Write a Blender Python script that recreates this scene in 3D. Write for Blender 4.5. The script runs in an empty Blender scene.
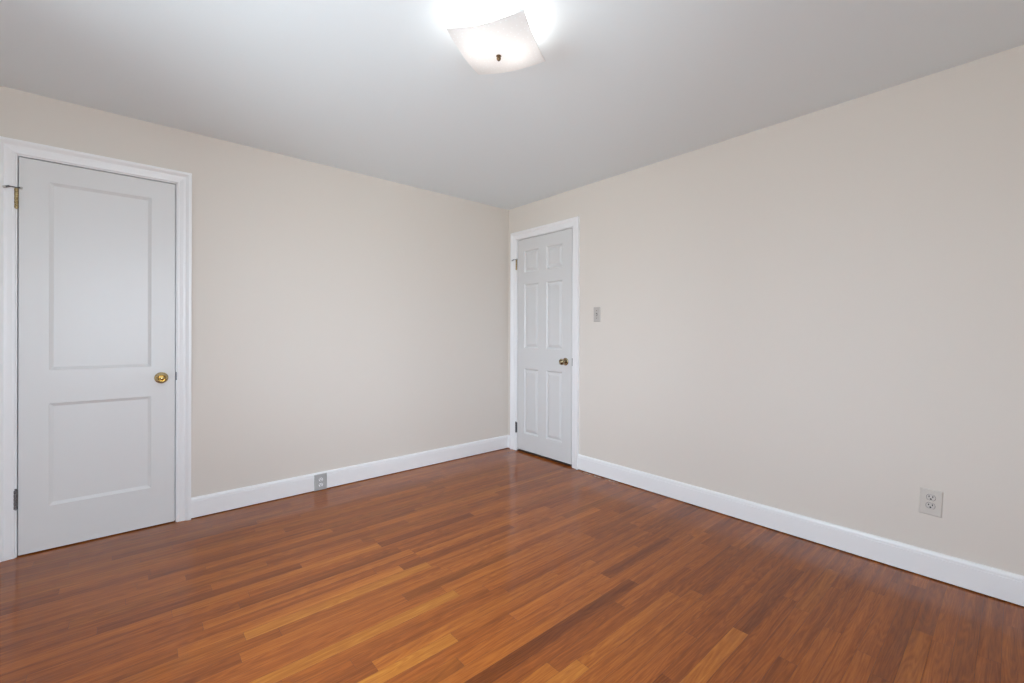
import bpy, bmesh, math, random
from mathutils import Matrix, Vector

C = bpy.context.scene.collection
SC = bpy.context.scene
R = math.radians

# ------------------------------------------------------------------ camera
F_PX, YAW, PITCH, ROLL = 438.208, 0.854993, -0.00084072, 0.00294866
fw = Vector((math.cos(YAW) * math.cos(PITCH), math.sin(YAW) * math.cos(PITCH), math.sin(PITCH)))
r0 = Vector((math.sin(YAW), -math.cos(YAW), 0))
u0 = r0.cross(fw)
rt = math.cos(ROLL) * r0 + math.sin(ROLL) * u0
up = -math.sin(ROLL) * r0 + math.cos(ROLL) * u0
cam_d = bpy.data.cameras.new('camera')
cam = bpy.data.objects.new('camera', cam_d)
C.objects.link(cam)
cam.matrix_world = Matrix(((rt.x, up.x, -fw.x, -2.87943), (rt.y, up.y, -fw.y, -3.36510),
                           (rt.z, up.z, -fw.z, 1.16253), (0, 0, 0, 1)))
cam_d.sensor_fit = 'HORIZONTAL'
cam_d.sensor_width = 36.0
cam_d.lens = F_PX * 36.0 / 1024.0
cam_d.shift_y = -8.6 / 1024.0
cam_d.clip_start = 0.02
SC.camera = cam

# ------------------------------------------------------------------ colour management, sky
SC.view_settings.view_transform = 'Standard'
SC.view_settings.look = 'None'
SC.view_settings.gamma = 1.0
SC.view_settings.use_curve_mapping = False
SC.view_settings.exposure = 0.0
SC.cycles.max_bounces = 14
SC.cycles.diffuse_bounces = 10
SC.cycles.use_denoising = True
SC.cycles.denoising_prefilter = 'NONE'
SC.cycles.sample_clamp_indirect = 6.0

SKY_STRENGTH = 14.7
BULB_STRENGTH = 27.0
world = bpy.data.worlds.new('overcast_sky')
SC.world = world
world.use_nodes = True
wn, wl = world.node_tree.nodes, world.node_tree.links
wn.clear()
w_out = wn.new('ShaderNodeOutputWorld')
w_bg = wn.new('ShaderNodeBackground')
w_tc = wn.new('ShaderNodeTexCoord')
w_sep = wn.new('ShaderNodeSeparateXYZ')
w_rmp = wn.new('ShaderNodeValToRGB')
w_rmp.color_ramp.elements[0].position = 0.46
w_rmp.color_ramp.elements[0].color = (0.60, 0.65, 0.71, 1)      # pale ground outside
w_rmp.color_ramp.elements[1].position = 0.54
w_rmp.color_ramp.elements[1].color = (0.84, 0.955, 1.12, 1)       # overcast sky
w_mth = wn.new('ShaderNodeMath')
w_mth.operation = 'MULTIPLY_ADD'
w_mth.inputs[1].default_value = 0.5
w_mth.inputs[2].default_value = 0.5
wl.new(w_tc.outputs['Generated'], w_sep.inputs[0])
wl.new(w_sep.outputs['Z'], w_mth.inputs[0])
wl.new(w_mth.outputs[0], w_rmp.inputs[0])
wl.new(w_rmp.outputs[0], w_bg.inputs[0])
w_bg.inputs[1].default_value = SKY_STRENGTH
wl.new(w_bg.outputs[0], w_out.inputs[0])

# room: corner of the two visible walls at the origin, x and y run negative into the room
RX, RY, H = -3.85, -4.0, 2.40
WT = 0.14                                  # wall thickness
WIN = {'west': (-3.05, -1.32, 0.70, 2.08), 'south': (-3.60, -2.15, 0.72, 2.08)}   # window holes (s0, s1, z0, z1)


def portal(name, loc, rot, sx, sy):        # lets the renderer find the daylight coming through the window
    l = bpy.data.lights.new(name, 'AREA')
    l.shape = 'RECTANGLE'
    l.size, l.size_y = sx, sy
    l.cycles.is_portal = True
    o = bpy.data.objects.new(name, l)
    C.objects.link(o)
    o.location, o.rotation_euler = loc, rot


for side, (a, b, z0, z1) in WIN.items():
    if side == 'west':
        portal('window_daylight', (RX - WT - 0.01, (a + b) / 2, (z0 + z1) / 2), (0, R(-90), 0), z1 - z0, b - a)
    else:
        portal('window_daylight', ((a + b) / 2, RY - WT - 0.01, (z0 + z1) / 2), (R(90), 0, 0), b - a, z1 - z0)


# ------------------------------------------------------------------ materials
def mat(name, col, rough=0.5, metal=0.0, spec=0.5, bump=None, mottle=None, coat=0.0):
    m = bpy.data.materials.new(name)
    m.use_nodes = True
    n, l = m.node_tree.nodes, m.node_tree.links
    b = n['Principled BSDF']
    b.inputs['Base Color'].default_value = (*col, 1)
    b.inputs['Roughness'].default_value = rough
    b.inputs['Metallic'].default_value = metal
    b.inputs['Specular IOR Level'].default_value = spec
    b.inputs['Coat Weight'].default_value = coat
    tc = n.new('ShaderNodeTexCoord')
    if bump:
        scale, strength, dist = bump
        nz = n.new('ShaderNodeTexNoise')
        nz.inputs['Scale'].default_value = scale
        nz.inputs['Detail'].default_value = 3
        bp = n.new('ShaderNodeBump')
        bp.inputs['Strength'].default_value = strength
        bp.inputs['Distance'].default_value = dist
        l.new(tc.outputs['Object'], nz.inputs['Vector'])
        l.new(nz.outputs['Fac'], bp.inputs['Height'])
        l.new(bp.outputs['Normal'], b.inputs['Normal'])
    if mottle:
        scale, amt, col2 = mottle
        nz = n.new('ShaderNodeTexNoise')
        nz.inputs['Scale'].default_value = scale
        nz.inputs['Detail'].default_value = 4
        mx = n.new('ShaderNodeMix')
        mx.data_type = 'RGBA'
        mr = n.new('ShaderNodeMapRange')
        mr.inputs['From Min'].default_value = 0.42
        mr.inputs['From Max'].default_value = 0.62
        mr.inputs['To Max'].default_value = amt
        l.new(tc.outputs['Object'], nz.inputs['Vector'])
        l.new(nz.outputs['Fac'], mr.inputs['Value'])
        l.new(mr.outputs[0], mx.inputs[0])
        mx.inputs[6].default_value = (*col, 1)
        mx.inputs[7].default_value = (*col2, 1)
        l.new(mx.outputs[2], b.inputs['Base Color'])
    return m


M_WALL = mat('beige_wall_paint', (0.705, 0.655, 0.597), 0.55, spec=0.25, bump=(260, 0.06, 0.002))
M_CEIL = mat('white_ceiling_paint', (0.815, 0.882, 0.912), 0.8, spec=0.15, bump=(90, 0.10, 0.003))
M_TRIM = mat('white_gloss_trim_paint', (0.845, 0.845, 0.85), 0.32, spec=0.45, bump=(35, 0.03, 0.002))
M_DOOR = mat('white_satin_door_paint', (0.722, 0.720, 0.714), 0.34, spec=0.45, bump=(45, 0.04, 0.002))
M_DOOR2 = mat('greyer_white_door_paint', (0.665, 0.663, 0.658), 0.36, spec=0.45, bump=(45, 0.04, 0.002))  # a slightly darker white than on the two-panel door
M_BRASS = mat('polished_brass', (0.56, 0.42, 0.20), 0.13, 1.0, mottle=(60, 0.6, (0.38, 0.28, 0.12)))
M_OLDBRASS = mat('aged_brass', (0.50, 0.39, 0.21), 0.36, 0.85, mottle=(160, 0.9, (0.20, 0.14, 0.06)))
M_KNOB = mat('tarnished_brass', (0.46, 0.38, 0.24), 0.17, 1.0, mottle=(70, 0.9, (0.12, 0.09, 0.05)))
M_DARKBRASS = mat('dark_bronze', (0.20, 0.13, 0.07), 0.35, 0.9, mottle=(200, 0.8, (0.09, 0.055, 0.03)))
M_STEEL = mat('dull_steel', (0.30, 0.30, 0.31), 0.42, 1.0, mottle=(200, 0.8, (0.10, 0.10, 0.11)))
M_WHITE_RUBBER = mat('pale_rubber', (0.55, 0.54, 0.52), 0.6)
M_PLATE = mat('grey_almond_plastic', (0.625, 0.59, 0.54), 0.35, mottle=(40, 0.3, (0.59, 0.555, 0.505)))
M_SWITCH = mat('grey_satin_plate', (0.50, 0.465, 0.435), 0.4, mottle=(60, 0.3, (0.46, 0.425, 0.395)))
M_FLOORPLATE = mat('grey_plastic_plate', (0.44, 0.445, 0.44), 0.4, mottle=(60, 0.3, (0.40, 0.40, 0.40)))
M_RECEPT = mat('ivory_receptacle_plastic', (0.585, 0.56, 0.525), 0.35, mottle=(50, 0.2, (0.55, 0.52, 0.48)))
M_SLOT = mat('dark_slot', (0.02, 0.02, 0.02), 0.7)
M_SUB = mat('dark_subfloor', (0.02, 0.009, 0.005), 0.9)
M_THRESH = mat('stained_threshold_wood', (0.060, 0.027, 0.013), 0.45, mottle=(30, 0.7, (0.04, 0.016, 0.008)))
M_CHIP = mat('tan_paint_residue', (0.50, 0.36, 0.27), 0.7, mottle=(120, 0.8, (0.30, 0.17, 0.11)))
M_PAN = mat('white_enamel', (0.8, 0.8, 0.8), 0.3)


def wood():
    m = bpy.data.materials.new('stained_oak_strip_floor')
    m.use_nodes = True
    n, l = m.node_tree.nodes, m.node_tree.links
    b = n['Principled BSDF']
    uv = n.new('ShaderNodeUVMap')
    uv.uv_map = 'plank'
    at = n.new('ShaderNodeAttribute')
    at.attribute_name = 'tone'
    sep = n.new('ShaderNodeSeparateColor')
    l.new(at.outputs['Color'], sep.inputs[0])
    sxy = n.new('ShaderNodeSeparateXYZ')
    l.new(uv.outputs[0], sxy.inputs[0])
    rz = n.new('ShaderNodeMath'); rz.operation = 'MULTIPLY'; rz.inputs[1].default_value = 61.0
    l.new(sep.outputs[2], rz.inputs[0])
    cmb = n.new('ShaderNodeCombineXYZ')
    l.new(sxy.outputs[0], cmb.inputs[0]); l.new(sxy.outputs[1], cmb.inputs[1]); l.new(rz.outputs[0], cmb.inputs[2])

    def noise(sx, sy, detail, rough=0.55, dist=0.0):
        mp = n.new('ShaderNodeMapping')
        mp.inputs['Scale'].default_value = (sx, sy, 1)
        l.new(cmb.outputs[0], mp.inputs['Vector'])
        nz = n.new('ShaderNodeTexNoise')
        nz.inputs['Scale'].default_value = 1.0
        nz.inputs['Detail'].default_value = detail
        nz.inputs['Roughness'].default_value = rough
        nz.inputs['Distortion'].default_value = dist
        l.new(mp.outputs[0], nz.inputs['Vector'])
        return nz.outputs['Fac']

    def math_(op, a, bb, c=None):
        k = n.new('ShaderNodeMath'); k.operation = op
        for i, v in enumerate((a, bb, c)):
            if v is None: continue
            if isinstance(v, (int, float)): k.inputs[i].default_value = v
            else: l.new(v, k.inputs[i])
        return k.outputs[0]

    fine = noise(14, 240, 5, 0.7)              # pores and fibres
    streak = noise(0.9, 42, 2)                # broad streaks along the strip
    figure = noise(1.8, 26, 2, 0.4, 0.4)      # growth rings, cut as sine bands
    rings = math_('MULTIPLY_ADD', math_('SINE', math_('MULTIPLY', figure, 70.0), 0.0), 0.5, 0.5)
    blotch = noise(1.1, 3.0, 2)
    v = math_('MULTIPLY_ADD', fine, 0.44, -0.22)
    v = math_('ADD', v, math_('MULTIPLY_ADD', streak, 0.50, -0.25))
    v = math_('ADD', v, math_('MULTIPLY_ADD', rings, 0.11, -0.055))
    v = math_('ADD', v, math_('MULTIPLY_ADD', blotch, 0.22, -0.11))
    v = math_('ADD', v, sep.outputs[0])
    rp = n.new('ShaderNodeValToRGB')
    cr = rp.color_ramp
    cr.elements[0].position = 0.0
    cr.elements[0].color = (0.080, 0.021, 0.006, 1)
    cr.elements[1].position = 1.0
    cr.elements[1].color = (0.60, 0.225, 0.036, 1)
    for p, c in ((0.28, (0.170, 0.045, 0.0105, 1)), (0.5, (0.278, 0.075, 0.0150, 1)), (0.72, (0.42, 0.125, 0.021, 1))):
        e = cr.elements.new(p); e.color = c
    l.new(v, rp.inputs[0])
    mx = n.new('ShaderNodeMix'); mx.data_type = 'RGBA'; mx.blend_type = 'MULTIPLY'
    l.new(sep.outputs[1], mx.inputs[0])
    l.new(rp.outputs[0], mx.inputs[6])
    mx.inputs[7].default_value = (0.95, 1.13, 1.0, 1)      # yellower strips
    l.new(mx.outputs[2], b.inputs['Base Color'])
    rr = math_('MULTIPLY_ADD', blotch, 0.10, 0.08)
    l.new(rr, b.inputs['Roughness'])
    b.inputs['Specular IOR Level'].default_value = 0.29
    bp = n.new('ShaderNodeBump')
    bp.inputs['Strength'].default_value = 0.08
    bp.inputs['Distance'].default_value = 0.001
    l.new(math_('ADD', streak, blotch), bp.inputs['Height'])
    l.new(bp.outputs[0], b.inputs['Normal'])
    return m


M_WOOD = wood()


def glass_shade_mat():
    m = bpy.data.materials.new('frosted_opal_glass')
    m.use_nodes = True
    n, l = m.node_tree.nodes, m.node_tree.links
    n.remove(n['Principled BSDF'])
    out = n['Material Output']
    tr = n.new('ShaderNodeBsdfTranslucent')
    df = n.new('ShaderNodeBsdfDiffuse')
    gl = n.new('ShaderNodeBsdfGlossy'); gl.inputs['Roughness'].default_value = 0.12
    tc = n.new('ShaderNodeTexCoord')
    vo = n.new('ShaderNodeTexVoronoi'); vo.inputs['Scale'].default_value = 42; vo.inputs['Randomness'].default_value = 0.6
    vo.voronoi_dimensions = '2D'
    l.new(tc.outputs['Object'], vo.inputs['Vector'])
    lt = n.new('ShaderNodeMath'); lt.operation = 'LESS_THAN'; lt.inputs[1].default_value = 0.12
    l.new(vo.outputs['Distance'], lt.inputs[0])
    mc = n.new('ShaderNodeMix'); mc.data_type = 'RGBA'
    mc.inputs[6].default_value = (0.94, 0.92, 0.91, 1); mc.inputs[7].default_value = (0.99, 0.99, 0.99, 1)
    l.new(lt.outputs[0], mc.inputs[0])
    l.new(mc.outputs[2], tr.inputs[0]); l.new(mc.outputs[2], df.inputs[0])
    m1 = n.new('ShaderNodeMixShader'); m1.inputs[0].default_value = 0.74
    l.new(df.outputs[0], m1.inputs[1]); l.new(tr.outputs[0], m1.inputs[2])
    fr = n.new('ShaderNodeFresnel'); fr.inputs[0].default_value = 1.45
    m2 = n.new('ShaderNodeMixShader')
    l.new(fr.outputs[0], m2.inputs[0]); l.new(m1.outputs[0], m2.inputs[1]); l.new(gl.outputs[0], m2.inputs[2])
    l.new(m2.outputs[0], out.inputs[0])
    return m


def emit_mat(name, col, s):
    m = bpy.data.materials.new(name)
    m.use_nodes = True
    b = m.node_tree.nodes['Principled BSDF']
    b.inputs['Base Color'].default_value = (0.8, 0.8, 0.8, 1)
    b.inputs['Emission Color'].default_value = (*col, 1)
    b.inputs['Emission Strength'].default_value = s
    return m


def pane_mat():
    m = bpy.data.materials.new('clear_window_glass')
    m.use_nodes = True
    n, l = m.node_tree.nodes, m.node_tree.links
    n.remove(n['Principled BSDF'])
    t = n.new('ShaderNodeBsdfTransparent'); t.inputs[0].default_value = (0.97, 0.98, 0.97, 1)
    g = n.new('ShaderNodeBsdfGlossy'); g.inputs['Roughness'].default_value = 0.02
    f = n.new('ShaderNodeFresnel'); f.inputs[0].default_value = 1.3
    x = n.new('ShaderNodeMixShader')
    l.new(f.outputs[0], x.inputs[0]); l.new(t.outputs[0], x.inputs[1]); l.new(g.outputs[0], x.inputs[2])
    l.new(x.outputs[0], n['Material Output'].inputs[0])
    return m


M_SHADE = glass_shade_mat()
M_BULB = emit_mat('lit_bulb', (1.0, 0.98, 0.95), BULB_STRENGTH)
M_PANE = pane_mat()


# ------------------------------------------------------------------ helpers
class MB:
    """collects shapes, then links them as ONE mesh object"""
    def __init__(s):
        s.v, s.f, s.mi, s.sm = [], [], [], []

    def add(s, verts, faces, mi=0, smooth=False):
        o = len(s.v)
        s.v += [tuple(p) for p in verts]
        for f in faces:
            s.f.append([o + i for i in f]); s.mi.append(mi); s.sm.append(smooth)

    def box(s, x0, x1, y0, y1, z0, z1, mi=0):
        x0, x1 = min(x0, x1), max(x0, x1); y0, y1 = min(y0, y1), max(y0, y1); z0, z1 = min(z0, z1), max(z0, z1)
        s.add([(x, y, z) for z in (z0, z1) for y in (y0, y1) for x in (x0, x1)],
              [(0, 2, 3, 1), (4, 5, 7, 6), (0, 1, 5, 4), (2, 6, 7, 3), (0, 4, 6, 2), (1, 3, 7, 5)], mi)

    def lathe(s, prof, frame=Matrix.Identity(4), seg=40, mi=0, smooth=True):
        """prof: (radius, height) pairs turned round the frame's z axis; closed by caps where radius > 0"""
        vs, fs = [], []
        for r, h in prof:
            for k in range(seg):
                a = 2 * math.pi * k / seg
                vs.append(frame @ Vector((r * math.cos(a), r * math.sin(a), h)))
        for i in range(len(prof) - 1):
            for k in range(seg):
                a, b = i * seg + k, i * seg + (k + 1) % seg
                fs.append((a, b, b + seg, a + seg))
        fs.append(tuple(reversed(range(seg))))
        fs.append(tuple((len(prof) - 1) * seg + k for k in range(seg)))
        s.add(vs, fs, mi, smooth)

    def tube(s, p, q, r, seg=14, mi=0, r2=None):
        p, q = Vector(p), Vector(q)
        d = q - p
        m = Matrix.Translation(p) @ d.to_track_quat('Z', 'Y').to_matrix().to_4x4()
        s.lathe([(r, 0), (r if r2 is None else r2, d.length)], m, seg, mi)

    def map(s, fn):
        s.v = [tuple(fn(Vector(p))) for p in s.v]
        return s

    def build(s, name, mats, parent=None, bevel=None, recalc=True):
        me = bpy.data.meshes.new(name)
        me.from_pydata(s.v, [], s.f)
        for m in (mats if isinstance(mats, (list, tuple)) else [mats]):
            me.materials.append(m)
        me.polygons.foreach_set('material_index', s.mi)
        me.polygons.foreach_set('use_smooth', s.sm)
        if recalc:
            bm = bmesh.new(); bm.from_mesh(me)
            bmesh.ops.remove_doubles(bm, verts=bm.verts, dist=1e-6)
            bmesh.ops.recalc_face_normals(bm, faces=bm.faces)
            bm.to_mesh(me); bm.free()
        me.update()
        o = bpy.data.objects.new(name, me)
        C.objects.link(o)
        if parent: o.parent = parent
        if bevel:
            b = o.modifiers.new('bevel', 'BEVEL')
            b.width, b.segments, b.limit_method, b.angle_limit = bevel, 2, 'ANGLE', R(40)
        if any(s.sm):
            try:
                me.set_sharp_from_angle(angle=R(42))
            except Exception:
                pass
        return o


def tag(o, label, cat, kind=None, group=None):
    o['label'], o['category'] = label, cat
    if kind: o['kind'] = kind
    if group: o['group'] = group
    return o


def empty(name, loc=(0, 0, 0)):
    o = bpy.data.objects.new(name, None)
    o.empty_display_size = 0.1
    o.location = loc
    C.objects.link(o)
    return o


# wall frames: (s along the wall, d out of the wall into the room, z) -> world
def north(p): return Vector((p[0], -p[1], p[2]))
def east(p): return Vector((-p[1], p[0], p[2]))
def south(p): return Vector((p[0], RY + p[1], p[2]))
def west(p): return Vector((RX + p[1], p[0], p[2]))


def rel(fn, base):
    b = Vector(base)
    return lambda p: fn(p) - b


# ------------------------------------------------------------------ floor
ROW0, ROW = -0.008, 0.05835


def floor():
    rnd = random.Random(11)
    # strips read off the photograph: row -> list of (x0, x1, tone, yellowness)
    spec = {
        5: [(-2.95, -2.30, -.14, 0), (-2.30, -1.5, .05, 0)],
        9: [(-4.0, -3.12, -.08, 0), (-3.12, -2.2, .10, 0)],
        10: [(-3.5, -2.807, -.10, 0), (-2.807, -2.0, .02, 0)],
        12: [(-2.6, -1.989, .10, 0), (-1.989, -1.4, -.06, 0)],
        15: [(-1.6, -.883, .06, 0), (-.883, -.2, -.10, 0)],
        18: [(-2.75, -1.853, .16, .2), (-1.853, -1.232, -.22, 0), (-1.232, -.3, .13, 0)],
        21: [(-3.4, -2.663, -.05, 0), (-2.663, -1.75, .15, .1)],
        22: [(-1.75, -.785, .14, .1), (-.785, -.1, -.13, 0)],
        23: [(-2.75, -1.87, .14, .1), (-1.87, -1.15, -.16, 0), (-1.15, -.4, .03, 0)],
        24: [(-2.55, -1.75, .24, .7), (-1.75, -.9, .06, .1)],
        26: [(-3.3, -2.583, -.06, 0), (-2.583, -1.7, .14, .1)],
        28: [(-2.7, -1.812, .02, 0), (-1.812, -.95, .15, .1)],
        29: [(-2.6, -1.78, .25, .8), (-1.78, -.897, .07, .1), (-.897, -.15, -.03, 0)],
        30: [(-2.5, -1.66, .07, .1), (-1.66, -.897, .06, 0), (-.897, -.25, -.07, 0)],
        31: [(-1.6, -.576, -.09, 0), (-.576, .1, .07, 0)],
        32: [(-3.0, -2.237, -.10, 0), (-2.237, -1.33, .13, .2), (-1.33, -.6, 0, 0)],
        33: [(-2.75, -1.946, .25, .7), (-1.946, -1.1, .02, .1)],
        34: [(-2.6, -1.7, .08, 0), (-1.7, -.8, .10, 0)],
        35: [(-2.0, -1.165, .10, 0), (-1.165, -.58, -.17, 0), (-.58, .1, -.02, 0)],
        36: [(-2.3, -1.3, .10, .1), (-1.3, -.45, .05, 0)],
        37: [(-2.25, -1.105, -.27, 0), (-1.105, -.35, .03, 0)],
        38: [(-2.0, -1.3, -.06, 0), (-1.3, -.5, -.01, 0)],
        39: [(-2.3, -1.77, .16, .3), (-1.77, -.8, -.05, 0)],
        40: [(-2.3, -1.68, .22, .5), (-1.68, -1.05, .10, .2), (-1.05, -.4, -.03, 0)],
        41: [(-1.9, -.96, .10, .1), (-.96, -.2, -.09, 0)],
        42: [(-1.9, -1.0, .03, .1), (-1.0, -.3, -.03, 0)],
        43: [(-1.9, -1.25, .0, 0), (-1.25, -.35, -.05, 0)],
        44: [(-2.1, -1.51, -.20, 0), (-1.51, -.75, -.02, 0), (-.75, 0, -.05, 0)],
        45: [(-1.75, -1.08, .17, .3), (-1.08, -.4, -.17, 0), (-.4, .1, -.02, 0)],
        46: [(-1.6, -.7, -.06, 0), (-.7, .1, .0, 0)],
        48: [(-1.9, -1.118, -.12, 0), (-1.118, -.45, .02, 0)],
        49: [(-1.6, -.8, .01, 0), (-.8, .0, -.03, 0)],
        50: [(-1.2, -.357, .06, 0), (-.357, .1, -.07, 0)],
        52: [(-1.6, -.966, -.12, 0), (-.966, -.15, -.16, 0)],
        53: [(-1.2, -.55, .12, .3), (-.55, .1, -.05, 0)],
    }
    V, F, UV, TN, MI = [], [], [], [], []
    gap = 0.00035
    xmin, xmax = RX - WT, WT - 0.02
    k0, k1 = -2, int((-RY) / ROW) + 2

    def quad(x0, x1, ya, yb, z, tone, mi):
        o = len(V)
        V.extend([(x0, yb, z), (x1, yb, z), (x1, ya, z), (x0, ya, z)])
        F.append((o, o + 1, o + 2, o + 3))
        off = rnd.uniform(0, 30); w = ya - yb
        UV.extend([(x0 + off, 0), (x1 + off, 0), (x1 + off, w), (x0 + off, w)])
        TN.extend([tone] * 4); MI.append(mi)

    for k in range(k0, k1 + 1):
        ya, yb = ROW0 - k * ROW, ROW0 - (k + 1) * ROW
        ya, yb = min(ya, WT - 0.02), max(yb, RY)
        if ya - yb < 0.004: continue
        given = spec.get(k, [])
        segs = []
        x = xmin - rnd.uniform(0, .6)
        stop = given[0][0] if given else xmax
        while x < stop - 0.02:
            e = min(x + rnd.uniform(0.35, 1.25), stop)
            if stop - e < 0.2: e = stop
            t = max(-.2, min(.2, rnd.gauss(0, 0.055)))
            segs.append((x, e, t, rnd.choice((0, 0, .1, .3))))
            x = e
        segs += given
        x = given[-1][1] if given else xmax
        while x < xmax - 0.02:
            e = min(x + rnd.uniform(0.35, 1.25), xmax)
            segs.append((x, e, rnd.gauss(-.02, 0.055), 0)); x = e
        for a, b, t, yl in segs:
            a, b = max(a, xmin), min(b, xmax)
            if b - a < 0.01: continue
            quad(a + gap, b - gap, ya - gap, yb + gap, 0.0, (0.5 + t * 0.8, yl, rnd.random(), 1), 0)
    quad(xmin, xmax, WT - 0.02, RY, -0.0015, (0, 0, 0, 1), 1)
    me = bpy.data.meshes.new('floor')
    me.from_pydata(V, [], F)
    me.materials.append(M_WOOD); me.materials.append(M_SUB)
    me.polygons.foreach_set('material_index', MI)
    me.uv_layers.new(name='plank')
    me.color_attributes.new('tone', 'FLOAT_COLOR', 'CORNER')
    u, ca = me.uv_layers['plank'], me.color_attributes['tone']
    for p in me.polygons:
        for li, vi in zip(p.loop_indices, p.vertices):
            u.data[li].uv = UV[vi]
            ca.data[li].color = TN[vi]
    me.update()
    o = bpy.data.objects.new('floor', me)
    C.objects.link(o)
    tag(o, 'glossy reddish brown oak strip floor running across the empty room', 'floor', 'structure')
    return o


floor_o = floor()

# ------------------------------------------------------------------ room shell
# door openings: (s0, s1 = slab edges, z bottom, z top)
D1 = dict(s0=-3.3150, s1=-2.677, zb=0.007, zt=2.058, rev=0.0105)
D2 = dict(s0=-0.842, s1=-0.137, zb=0.021, zt=2.068, rev=0.016)
GAP, JT = 0.0055, 0.018
TOPGAP = 0.006


def wall_with_opening(name, fn, sa, sb, hole, recess, label):
    """hole (s0, s1, z0, z1); recess=True leaves a back panel behind it"""
    m = MB()
    s0, s1, z0, z1 = hole
    m.box(sa, s0, -WT, 0, 0, H)
    m.box(s1, sb, -WT, 0, 0, H)
    m.box(s0, s1, -WT, 0, z1, H)
    if z0 > 0: m.box(s0, s1, -WT, 0, 0, z0)
    if recess: m.box(s0, s1, -WT, -WT + 0.02, 0, z1)  # unseen panel, added to stop sky light leaking round the door
    m.map(fn)
    return tag(m.build(name, M_WALL), label, 'wall', 'structure')


def hole_of(d):
    return (d['s0'] - GAP - JT, d['s1'] + GAP + JT, 0, d['zt'] + TOPGAP + JT)


wall_with_opening('wall_north', north, RX - WT, WT, hole_of(D1), True, 'beige painted wall on the left with the two-panel door in it')
wall_with_opening('wall_east', east, RY - WT, 0, hole_of(D2), True, 'long beige painted wall on the right with the six-panel door in it')
wall_with_opening('wall_south', south, RX, 0, WIN['south'], False, 'beige wall behind the camera opposite the left wall, with a window')
wall_with_opening('wall_west', west, RY - WT, 0, WIN['west'], False, 'beige wall behind the camera opposite the right wall, with a window')
m = MB(); m.box(RX - WT, WT, RY - WT, WT, H, H + 0.08)
tag(m.build('ceiling', M_CEIL), 'plain pale grey white ceiling', 'ceiling', 'structure')

# baseboards: flat board with a small bead and sloped cap
BASE = [(0, 0.0058), (0.016, 0.0058), (0.016, 0.1045), (0.0135, 0.1065), (0.0145, 0.1095), (0.0140, 0.117),
        (0.0115, 0.1235), (0.0075, 0.1285), (0.004, 0.1296), (0, 0.1296)]


def baseboard(name, fn, spans, label):
    m = MB()
    for a, b in spans:
        vs = [(s, d, z) for s in (a, b) for d, z in BASE]
        n = len(BASE)
        fs = [(i, (i + 1) % n, n + (i + 1) % n, n + i) for i in range(n)] + [tuple(range(n)), tuple(range(n, 2 * n))]
        m.add(vs, fs)
    m.map(fn)
    return tag(m.build(name, M_TRIM), label, 'baseboard', 'structure')


CAS_W = 0.070                      # casing width; it starts 'rev' outside the slab


def casing_out(d): return d['s0'] - d['rev'] - CAS_W, d['s1'] + d['rev'] + CAS_W


c1, c2 = casing_out(D1), casing_out(D2)
baseboard('baseboard_north', north, [(RX, c1[0]), (c1[1], 0)], 'white baseboard along the left wall with the low outlet on it')
baseboard('baseboard_east', east, [(RY, c2[0]), (c2[1], -0.016)], 'white baseboard along the right wall under the wall outlet')
baseboard('baseboard_south', south, [(RX, 0)], 'white baseboard along the wall behind the camera, below its window')
baseboard('baseboard_west', west, [(RY, 0)], 'white baseboard along the side wall behind the camera')

# ------------------------------------------------------------------ door casings and jambs
CASP = [(0, 0), (0, 0.0070), (0.003, 0.0090), (0.009, 0.0095), (0.0105, 0.0080), (0.013, 0.0085), (0.028, 0.0125), (0.036, 0.0130),
        (0.038, 0.0115), (0.042, 0.0125), (0.050, 0.0180), (0.057, 0.0220), (0.066, 0.0230), (0.069, 0.0220), (0.070, 0.0200), (0.070, 0)]


def casing(m, s0, s1, zt, z0=0.0):
    rows = []
    for u, d in CASP:
        rows.append([(s0 - u, d, z0), (s0 - u, d, zt + u), (s1 + u, d, zt + u), (s1 + u, d, z0)])
    n = len(CASP)
    vs = [p for r in rows for p in r]
    fs = []
    for i in range(n):
        j = (i + 1) % n
        for k in range(3):
            fs.append((i * 4 + k, i * 4 + k + 1, j * 4 + k + 1, j * 4 + k))
    fs.append(tuple(i * 4 for i in range(n)))
    fs.append(tuple(i * 4 + 3 for i in range(n)))
    m.add(vs, fs)


def door_trim(name, fn, d, label):
    m = MB()
    s0, s1, zt = d['s0'] - GAP, d['s1'] + GAP, d['zt'] + TOPGAP
    dep = WT - 0.02
    m.box(s0 - JT, s0, -dep, 0, 0, zt + JT)
    m.box(s1, s1 + JT, -dep, 0, 0, zt + JT)
    m.box(s0, s1, -dep, 0, zt, zt + JT)
    # stop strips behind the slab
    m.box(s0, s0 + 0.012, -0.075, -0.0375, 0, zt)
    m.box(s1 - 0.012, s1, -0.075, -0.0375, 0, zt)
    m.box(s0 + 0.012, s1 - 0.012, -0.075, -0.0375, zt - 0.012, zt)
    casing(m, d['s0'] - d['rev'], d['s1'] + d['rev'], d['zt'] + 0.012)
    m.map(fn)
    return tag(m.build(name, M_TRIM), label, 'door frame', 'structure')


trim1 = door_trim('trim_1', north, D1, 'white moulded door frame around the two-panel door at the left edge')
trim2 = door_trim('trim_2', east, D2, 'white moulded door frame around the six-panel door by the corner')


def strike(fn, s, z0, z1, side, parent):
    m = MB()
    m.box(s, s + side * 0.0065, -0.02, 0.0015, z0, z1)
    m.map(fn)
    m.build('strike_plate', M_STEEL, parent, bevel=0.0006)


strike(north, D1['s1'] + GAP - 0.001, 0.866, 0.916, 1, trim1)
strike(east, D2['s0'] - GAP + 0.001, 0.875, 0.942, -1, trim2)

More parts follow.
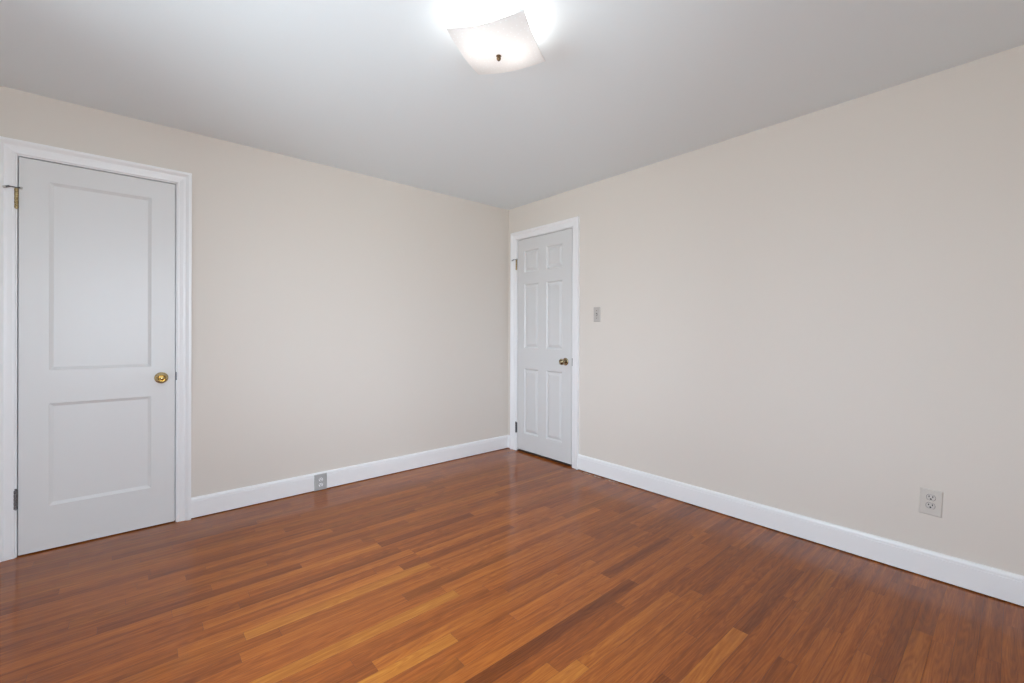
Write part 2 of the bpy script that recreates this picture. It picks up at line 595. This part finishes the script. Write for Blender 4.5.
m = MB()
m.box(D2['s0'] - GAP, D2['s1'] + GAP, -0.110, -0.006, 0, 0.007)
m.map(east)
tag(m.build('trim_3', M_THRESH, bevel=0.002), 'dark stained wooden threshold strip under the six-panel door', 'threshold', 'structure')


# ------------------------------------------------------------------ doors
def slab(d, panels, loops):
    """front face at depth 0; panels = (s0, s1, z0, z1); loops = (inset, depth) rings, the last one closed"""
    m = MB()
    S = sorted({d['s0'], d['s1'], *[p[0] for p in panels], *[p[1] for p in panels]})
    Z = sorted({d['zb'], d['zt'], *[p[2] for p in panels], *[p[3] for p in panels]})
    for i in range(len(S) - 1):
        for j in range(len(Z) - 1):
            sc, zc = (S[i] + S[i + 1]) / 2, (Z[j] + Z[j + 1]) / 2
            if any(p[0] < sc < p[1] and p[2] < zc < p[3] for p in panels): continue
            m.add([(S[i], 0, Z[j]), (S[i + 1], 0, Z[j]), (S[i + 1], 0, Z[j + 1]), (S[i], 0, Z[j + 1])], [(0, 1, 2, 3)])
    for a, b, z0, z1 in panels:
        rings = [(0, 0)] + loops
        vs, fs = [], []
        for ins, dep in rings:
            vs += [(a + ins, -dep, z0 + ins), (b - ins, -dep, z0 + ins), (b - ins, -dep, z1 - ins), (a + ins, -dep, z1 - ins)]
        for r in range(len(rings) - 1):
            for k in range(4):
                kk = (k + 1) % 4
                fs.append((r * 4 + k, r * 4 + kk, r * 4 + 4 + kk, r * 4 + 4 + k))
        q = (len(rings) - 1) * 4
        fs.append((q, q + 1, q + 2, q + 3))
        m.add(vs, fs)
    s0, s1, z0, z1, t = d['s0'], d['s1'], d['zb'], d['zt'], -0.035
    m.add([(s0, 0, z0), (s1, 0, z0), (s1, 0, z1), (s0, 0, z1), (s0, t, z0), (s1, t, z0), (s1, t, z1), (s0, t, z1)],
          [(0, 4, 5, 1), (1, 5, 6, 2), (2, 6, 7, 3), (3, 7, 4, 0), (4, 7, 6, 5)])
    return m


def knob(fn, base, s, z, parent, mtl):
    # axis of the lathe = out of the wall
    o = fn(Vector((s, 0, z))) - Vector(base)
    ax = fn(Vector((0, 1, 0))) - fn(Vector((0, 0, 0)))
    fr = Matrix.Translation(o) @ ax.to_track_quat('Z', 'Y').to_matrix().to_4x4()
    m = MB()
    m.lathe([(0.0115, 0.006), (0.0105, 0.018), (0.0115, 0.026), (0.016, 0.031), (0.0225, 0.036), (0.0262, 0.043), (0.0270, 0.050),
             (0.0262, 0.056), (0.0240, 0.0600), (0.0205, 0.0615), (0.0180, 0.0605), (0.0160, 0.0565), (0.0148, 0.0560), (0.0135, 0.0580), (0.0105, 0.0610), (0.006, 0.0628), (0.0005, 0.0634)], fr, 48)
    k = m.build('door_knob', mtl, parent)
    m = MB()
    m.lathe([(0.0335, 0.0), (0.0335, 0.0025), (0.0315, 0.0055), (0.0265, 0.0075), (0.018, 0.0085), (0.0135, 0.0105), (0.0125, 0.012)], fr, 48)
    m.build('knob_rose', mtl, k)
    return k


def hinge(fn, base, s, z0, z1, mtl, parent, stop=None, direction=1):
    """five-knuckle barrel standing proud of the gap; direction = +1 when the slab lies towards +s"""
    f = rel(fn, base)
    m = MB()
    n, h = 5, (z1 - z0)
    for k in range(n):
        a, b = z0 + h * k / n + 0.0005, z0 + h * (k + 1) / n - 0.0005
        m.lathe([(0.0062, a), (0.0076, a + 0.0008), (0.0076, b - 0.0008), (0.0062, b)], Matrix.Translation((s, 0.0075, 0)), 18)
    m.lathe([(0.0040, z0 - 0.004), (0.0040, z1 + 0.004)], Matrix.Translation((s, 0.0075, 0)), 14)
    m.lathe([(0.001, z1 + 0.008), (0.0052, z1 + 0.006), (0.0056, z1 + 0.003), (0.0040, z1 + 0.001)], Matrix.Translation((s, 0.0075, 0)), 16)
    m.box(s - 0.0012, s + 0.0012, -0.030, 0.006, z0, z1)         # leaves in the gap, one wrapped over the frame edge
    m.box(s - direction * 0.012, s, -0.004, 0.0022, z0, z1)
    m.map(f)
    hg = m.build('hinge', mtl, parent)
    if stop:
        far, near = stop
        m = MB()
        zc = z1 + 0.004
        dv = direction
        m.lathe([(0.0085, zc - 0.001), (0.0085, zc + 0.001)], Matrix.Translation((s, 0.0075, 0)), 20)
        m.tube((s, 0.010, zc), (s - dv * far * 0.62, 0.024, zc - 0.001), 0.0030)
        m.tube((s - dv * far * 0.50, 0.022, zc), (s - dv * far * 0.78, 0.025, zc - 0.007), 0.0050)
        m.tube((s, 0.010, zc), (s + dv * near * 0.72, 0.016, zc), 0.0032)
        m.map(f)
        st = m.build('hinge_pin_stop', M_STEEL, hg)
        m = MB()
        m.tube((s - dv * far * 0.76, 0.025, zc - 0.0065), (s - dv * far, 0.022, zc - 0.009), 0.0062)
        m.tube((s + dv * near * 0.68, 0.016, zc), (s + dv * near, 0.012, zc), 0.0062)
        m.map(f)
        # bumpers share the stop's mesh level (third level is the deepest)
        bmpr = m.build('bumper', M_WHITE_RUBBER, hg)
    return hg


def door(name, fn, d, panels, loops, label, paint):
    base = fn(Vector(((d['s0'] + d['s1']) / 2, 0, d['zb'])))
    e = empty(name, base)
    tag(e, label, 'door', 'structure')
    m = slab(d, panels, loops).map(rel(fn, base))
    m.build('door_slab', paint, e)
    return e, base


P1 = [(-3.207, -2.788, 0.955, 1.953), (-3.207, -2.788, 0.236, 0.7785)]
door1, b1 = door('door_1', north, D1, P1, [(0.003, 0.002), (0.016, 0.0085)],
                 'white two-panel closet door with a brass knob at the left edge', M_DOOR)
knob(north, b1, -2.741, 0.885, door1, M_BRASS)
h = hinge(north, b1, -3.323, 1.791, 1.893, M_OLDBRASS, door1, (0.043, 0.021))
h['label'] = 'brass hinge with a pin stop on top'
h = hinge(north, b1, -3.323, 0.249, 0.347, M_STEEL, door1)
h['label'] = 'dull grey lower hinge'

cols = [(-0.732, -0.532), (-0.429, -0.234)]
rws = [(1.745, 1.955), (1.012, 1.631), (0.188, 0.815)]
P2 = [(a, b, c, dd) for a, b in cols for c, dd in rws]
door2, b2 = door('door_2', east, D2, P2, [(0.003, 0.003), (0.013, 0.0115), (0.017, 0.0115), (0.040, 0.003)],
                 'white six-panel door with an aged brass knob beside the far corner', M_DOOR2)
knob(east, b2, -0.772, 0.908, door2, M_KNOB)
h = hinge(east, b2, -0.125, 1.783, 1.880, M_OLDBRASS, door2, (0.050, 0.020), -1)
h['label'] = 'brass hinge with a pin stop on top'
h = hinge(east, b2, -0.125, 0.978, 1.068, M_TRIM, door2)
h['label'] = 'middle hinge painted over white'
h = hinge(east, b2, -0.125, 0.178, 0.276, M_STEEL, door2)
h['label'] = 'dark grey lower hinge'


# ------------------------------------------------------------------ windows behind the camera (the daylight)
def window(name, fn, hole, label):
    s0, s1, z0, z1 = hole
    base = fn(Vector(((s0 + s1) / 2, 0, z0)))
    e = empty(name, base)
    tag(e, label, 'window', 'structure')
    f = rel(fn, base)
    m = MB()
    t = 0.03
    m.box(s0, s0 + t, -WT, 0, z0, z1); m.box(s1 - t, s1, -WT, 0, z0, z1)
    m.box(s0 + t, s1 - t, -WT, 0, z1 - t, z1); m.box(s0 + t, s1 - t, -WT, 0, z0, z0 + t)
    casing(m, s0 + 0.005, s1 - 0.005, z1 - 0.005, z0)
    m.map(f); m.build('window_frame', M_TRIM, e)
    m = MB()
    m.box(s0 - 0.09, s1 + 0.09, -0.02, 0.05, z0 - 0.025, z0)
    m.map(f); m.build('window_sill', M_TRIM, e, bevel=0.004)
    zm = (z0 + z1) / 2
    for a, b, dp in ((z0 + t, zm + 0.02, -0.055), (zm - 0.02, z1 - t, -0.095)):
        m = MB(); r = 0.04
        x0, x1 = s0 + t, s1 - t
        m.box(x0, x0 + r, dp - 0.03, dp, a, b); m.box(x1 - r, x1, dp - 0.03, dp, a, b)
        m.box(x0 + r, x1 - r, dp - 0.03, dp, a, a + r); m.box(x0 + r, x1 - r, dp - 0.03, dp, b - r, b)
        m.map(f); sa = m.build('sash', M_TRIM, e)
        m = MB(); m.box(x0 + r, x1 - r, dp - 0.017, dp - 0.013, a + r, b - r)
        m.map(f); m.build('window_pane', M_PANE, sa)


window('window_1', west, WIN['west'], 'white double hung window in the side wall behind the camera')
window('window_2', south, WIN['south'], 'white double hung window in the wall directly behind the camera')


# ------------------------------------------------------------------ outlets and switch
def plate_mesh(w, h, t=0.0055):
    m = MB()
    b = 0.0045
    rings = [(0, 0.0), (0, 0.0018), (b * .45, t * .8), (b, t)]
    vs, fs = [], []
    for ins, d in rings:
        vs += [(-w / 2 + ins, d, -h / 2 + ins), (w / 2 - ins, d, -h / 2 + ins), (w / 2 - ins, d, h / 2 - ins), (-w / 2 + ins, d, h / 2 - ins)]
    for r in range(3):
        for k in range(4):
            kk = (k + 1) % 4
            fs.append((r * 4 + k, r * 4 + kk, r * 4 + 4 + kk, r * 4 + 4 + k))
    fs.append((12, 13, 14, 15)); fs.append((3, 2, 1, 0))
    m.add(vs, fs)
    return m


def receptacle(zc, f, parent, mtl, t=0.0055):
    m = MB()
    # rounded face with flat top and bottom
    pts = []
    r, hh = 0.0158, 0.0132
    for k in range(48):
        a = 2 * math.pi * k / 48
        pts.append((r * math.cos(a), max(-hh, min(hh, r * math.sin(a)))))
    n = len(pts)
    vs = [(x * s, d, zc + z * s) for s, d in ((1.0, t - 0.001), (1.0, t + 0.0012), (0.94, t + 0.0020)) for x, z in pts]
    fs = [(q * n + i, q * n + (i + 1) % n, (q + 1) * n + (i + 1) % n, (q + 1) * n + i) for q in range(2) for i in range(n)]
    fs.append(tuple(2 * n + i for i in range(n)))
    m.add(vs, fs)
    # narrow gap round the face
    g = [(x * s, t + 0.0003, zc + z * s) for s in (1.0, 1.07) for x, z in pts]
    m.add(g, [(i, (i + 1) % n, n + (i + 1) % n, n + i) for i in range(n)], 1)
    o = m.map(f).build('receptacle', [mtl, M_SLOT], parent)
    d0, d1 = t + 0.0015, t + 0.0024
    m = MB(); m.box(-0.0082, -0.0048, d0, d1, zc + 0.0003, zc + 0.0088)
    m.map(f).build('slot', M_SLOT, o)
    m = MB(); m.box(0.0048, 0.0082, d0, d1, zc + 0.0008, zc + 0.0084)
    m.map(f).build('slot', M_SLOT, o)
    m = MB(); m.lathe([(0.0036, 0), (0.0036, d1 - d0)], Matrix.Translation((0, d0, zc - 0.0068)) @ Matrix.Rotation(R(-90), 4, 'X'), 16, 0, False)
    m.map(f).build('ground_hole', M_SLOT, o)


def screw(zc, d, parent, fn2, mtl):
    m = MB()
    m.lathe([(0.0034, 0), (0.0034, 0.0006), (0.0024, 0.0014), (0.0004, 0.0016)], Matrix.Translation((0, d, zc)) @ Matrix.Rotation(R(-90), 4, 'X'), 18)
    m.map(fn2); m.build('screw', mtl, parent)


def outlet(fn, s, z, d, w, h, tilt, mtl, label, lift=0.0, face=None):
    base = fn(Vector((s, d, z)))
    e = empty('wall_outlet', base)
    tag(e, label, 'outlet', group=None)
    ca, sa = math.cos(tilt), math.sin(tilt)

    def f(p):
        q = Vector((p[0] * ca - p[2] * sa, p[1], p[0] * sa + p[2] * ca))
        return fn(q) - fn(Vector((0, 0, 0)))
    plate_mesh(w, h).map(f).build('cover_plate', mtl, e)
    for zc in (0.0195, -0.0195):
        receptacle(zc + lift, f, e, face or M_RECEPT)
    screw(lift, 0.0055, e, f, mtl)
    return e


# s axis of the east frame runs away from the viewer's right, so the tilt sign follows it
outlet(east, -3.1010, 0.360, 0.0, 0.0805, 0.1245, R(2.3), M_PLATE, 'tilted grey beige duplex outlet plate on the right wall above the baseboard', 0.0035)
outlet(north, -1.8265, 0.0612, 0.0160, 0.0870, 0.1180, 0.0, M_FLOORPLATE, 'grey duplex outlet plate mounted on the left wall baseboard at floor level', 0.0, M_TRIM)

sw_base = east(Vector((-1.115, 0, 1.313)))
sw = empty('light_switch', sw_base)
tag(sw, 'grey toggle light switch plate on the right wall beside the six-panel door', 'light switch')


def fsw(p): return east(p) - east(Vector((0, 0, 0)))


plate_mesh(0.068, 0.121).map(fsw).build('cover_plate', M_SWITCH, sw)
m = MB()
m.add([(-0.0048, 0.0050, -0.011), (0.0048, 0.0050, -0.011), (0.0048, 0.0050, 0.011), (-0.0048, 0.0050, 0.011),
       (-0.0048, 0.0068, -0.011), (0.0048, 0.0068, -0.011), (0.0048, 0.0068, 0.011), (-0.0048, 0.0068, 0.011)],
      [(0, 1, 5, 4), (1, 2, 6, 5), (2, 3, 7, 6), (3, 0, 4, 7), (4, 5, 6, 7)], 1)
m.add([(-0.0036, 0.006, -0.006), (0.0036, 0.006, -0.006), (0.0036, 0.006, 0.006), (-0.0036, 0.006, 0.006),
       (-0.0030, 0.019, -0.012), (0.0030, 0.019, -0.012), (0.0030, 0.017, -0.003), (-0.0030, 0.017, -0.003)],
      [(0, 1, 5, 4), (1, 2, 6, 5), (2, 3, 7, 6), (3, 0, 4, 7), (4, 5, 6, 7), (3, 2, 1, 0)], 0)
m.map(fsw).build('toggle', [M_SWITCH, M_SLOT], sw)
for zc in (0.030, -0.030):
    screw(zc, 0.0055, sw, fsw, M_DARKBRASS)

# ------------------------------------------------------------------ ceiling light
LX, LY = -1.777, -2.012
lamp = empty('ceiling_light', (LX, LY, H))
lamp.rotation_euler = (0, 0, R(30.2))
tag(lamp, 'lit square bent glass ceiling light with a small brass finial', 'ceiling light')
m = MB()
m.lathe([(0.105, 0.0), (0.105, -0.010), (0.098, -0.018), (0.03, -0.020), (0.012, -0.022)], seg=56)
m.build('canopy', M_PAN, lamp)
m = MB()
m.lathe([(0.0035, -0.020), (0.0035, -0.140)], seg=12)
m.build('stem', M_STEEL, lamp)
N, HS, TH = 28, 0.152, 0.0035
ZC = -0.1375


def sag(x, y):                             # how far the bent glass rises from its centre towards the corners
    e, rc = 0.05, HS * math.sqrt(2)
    return 0.0385 * (math.sqrt(x * x + y * y + e * e) - e) / (math.sqrt(rc * rc + e * e) - e)


vs, fs = [], []
for lay in (0, 1):
    for i in range(N + 1):
        for j in range(N + 1):
            x, y = HS * (2 * i / N - 1), HS * (2 * j / N - 1)
            vs.append((x, y, ZC + sag(x, y) + lay * TH))
q = (N + 1) ** 2
for i in range(N):
    for j in range(N):
        a = i * (N + 1) + j
        fs.append((a, a + 1, a + N + 2, a + N + 1))
        fs.append((q + a, q + a + N + 1, q + a + N + 2, q + a + 1))
for k in range(N):
    for a, b in ((k, k + 1), (N * (N + 1) + k + 1, N * (N + 1) + k), ((k + 1) * (N + 1), k * (N + 1)), (k * (N + 1) + N, (k + 1) * (N + 1) + N)):
        fs.append((a, b, q + b, q + a))
m = MB(); m.add(vs, fs, 0, True)
m.build('glass_shade', M_SHADE, lamp)
m = MB()
m.lathe([(0.002, ZC + 0.004), (0.010, ZC + 0.001), (0.0105, ZC - 0.001), (0.0065, ZC - 0.004), (0.0085, ZC - 0.009), (0.0088, ZC - 0.012),
         (0.0060, ZC - 0.017), (0.0030, ZC - 0.020), (0.0005, ZC - 0.021)], seg=28)
m.build('finial', M_DARKBRASS, lamp)
for sgn in (-1, 1):
    ang = R(-25 - 30.2)
    dirv = Vector((math.cos(ang), math.sin(ang), -0.10)).normalized() * sgn
    if sgn < 0: dirv.z = -abs(dirv.z)
    else: dirv.z = -abs(dirv.z)
    fr = Matrix.Translation((0, 0, -0.052)) @ dirv.to_track_quat('Z', 'Y').to_matrix().to_4x4()
    m = MB()
    m.lathe([(0.017, 0.008), (0.017, 0.034), (0.0145, 0.036)], fr, 24)
    so = m.build('lamp_socket', M_PAN, lamp)
    m = MB()
    m.lathe([(0.013, 0.034), (0.0135, 0.044), (0.019, 0.056), (0.0255, 0.070), (0.0290, 0.084), (0.0285, 0.096), (0.0240, 0.107), (0.0150, 0.1145), (0.0008, 0.117)], fr, 28)
    m.build('light_bulb', M_BULB, so)

# ------------------------------------------------------------------ old paint left on the floor edge by the right baseboard
rnd = random.Random(5)
m = MB()
for y0, y1, x in ((-1.00, -1.10, -0.030), (-1.115, -1.19, -0.036), (-1.22, -1.35, -0.030)):
    n = 14
    top, bot = [], []
    for i in range(n + 1):
        y = y0 + (y1 - y0) * i / n
        w = 0.004 + 0.018 * rnd.random() * math.sin(math.pi * (i + .3) / (n + .6))
        top.append((x + rnd.uniform(0, .004), y, 0.0009)); bot.append((x - w, y, 0.0009))
    m.add(top + bot, [(i, i + 1, n + 2 + i, n + 1 + i) for i in range(n)])
m.build('paint_residue', M_CHIP, floor_o)
floor_o.children[0]['label'] = 'chipped tan paint line'
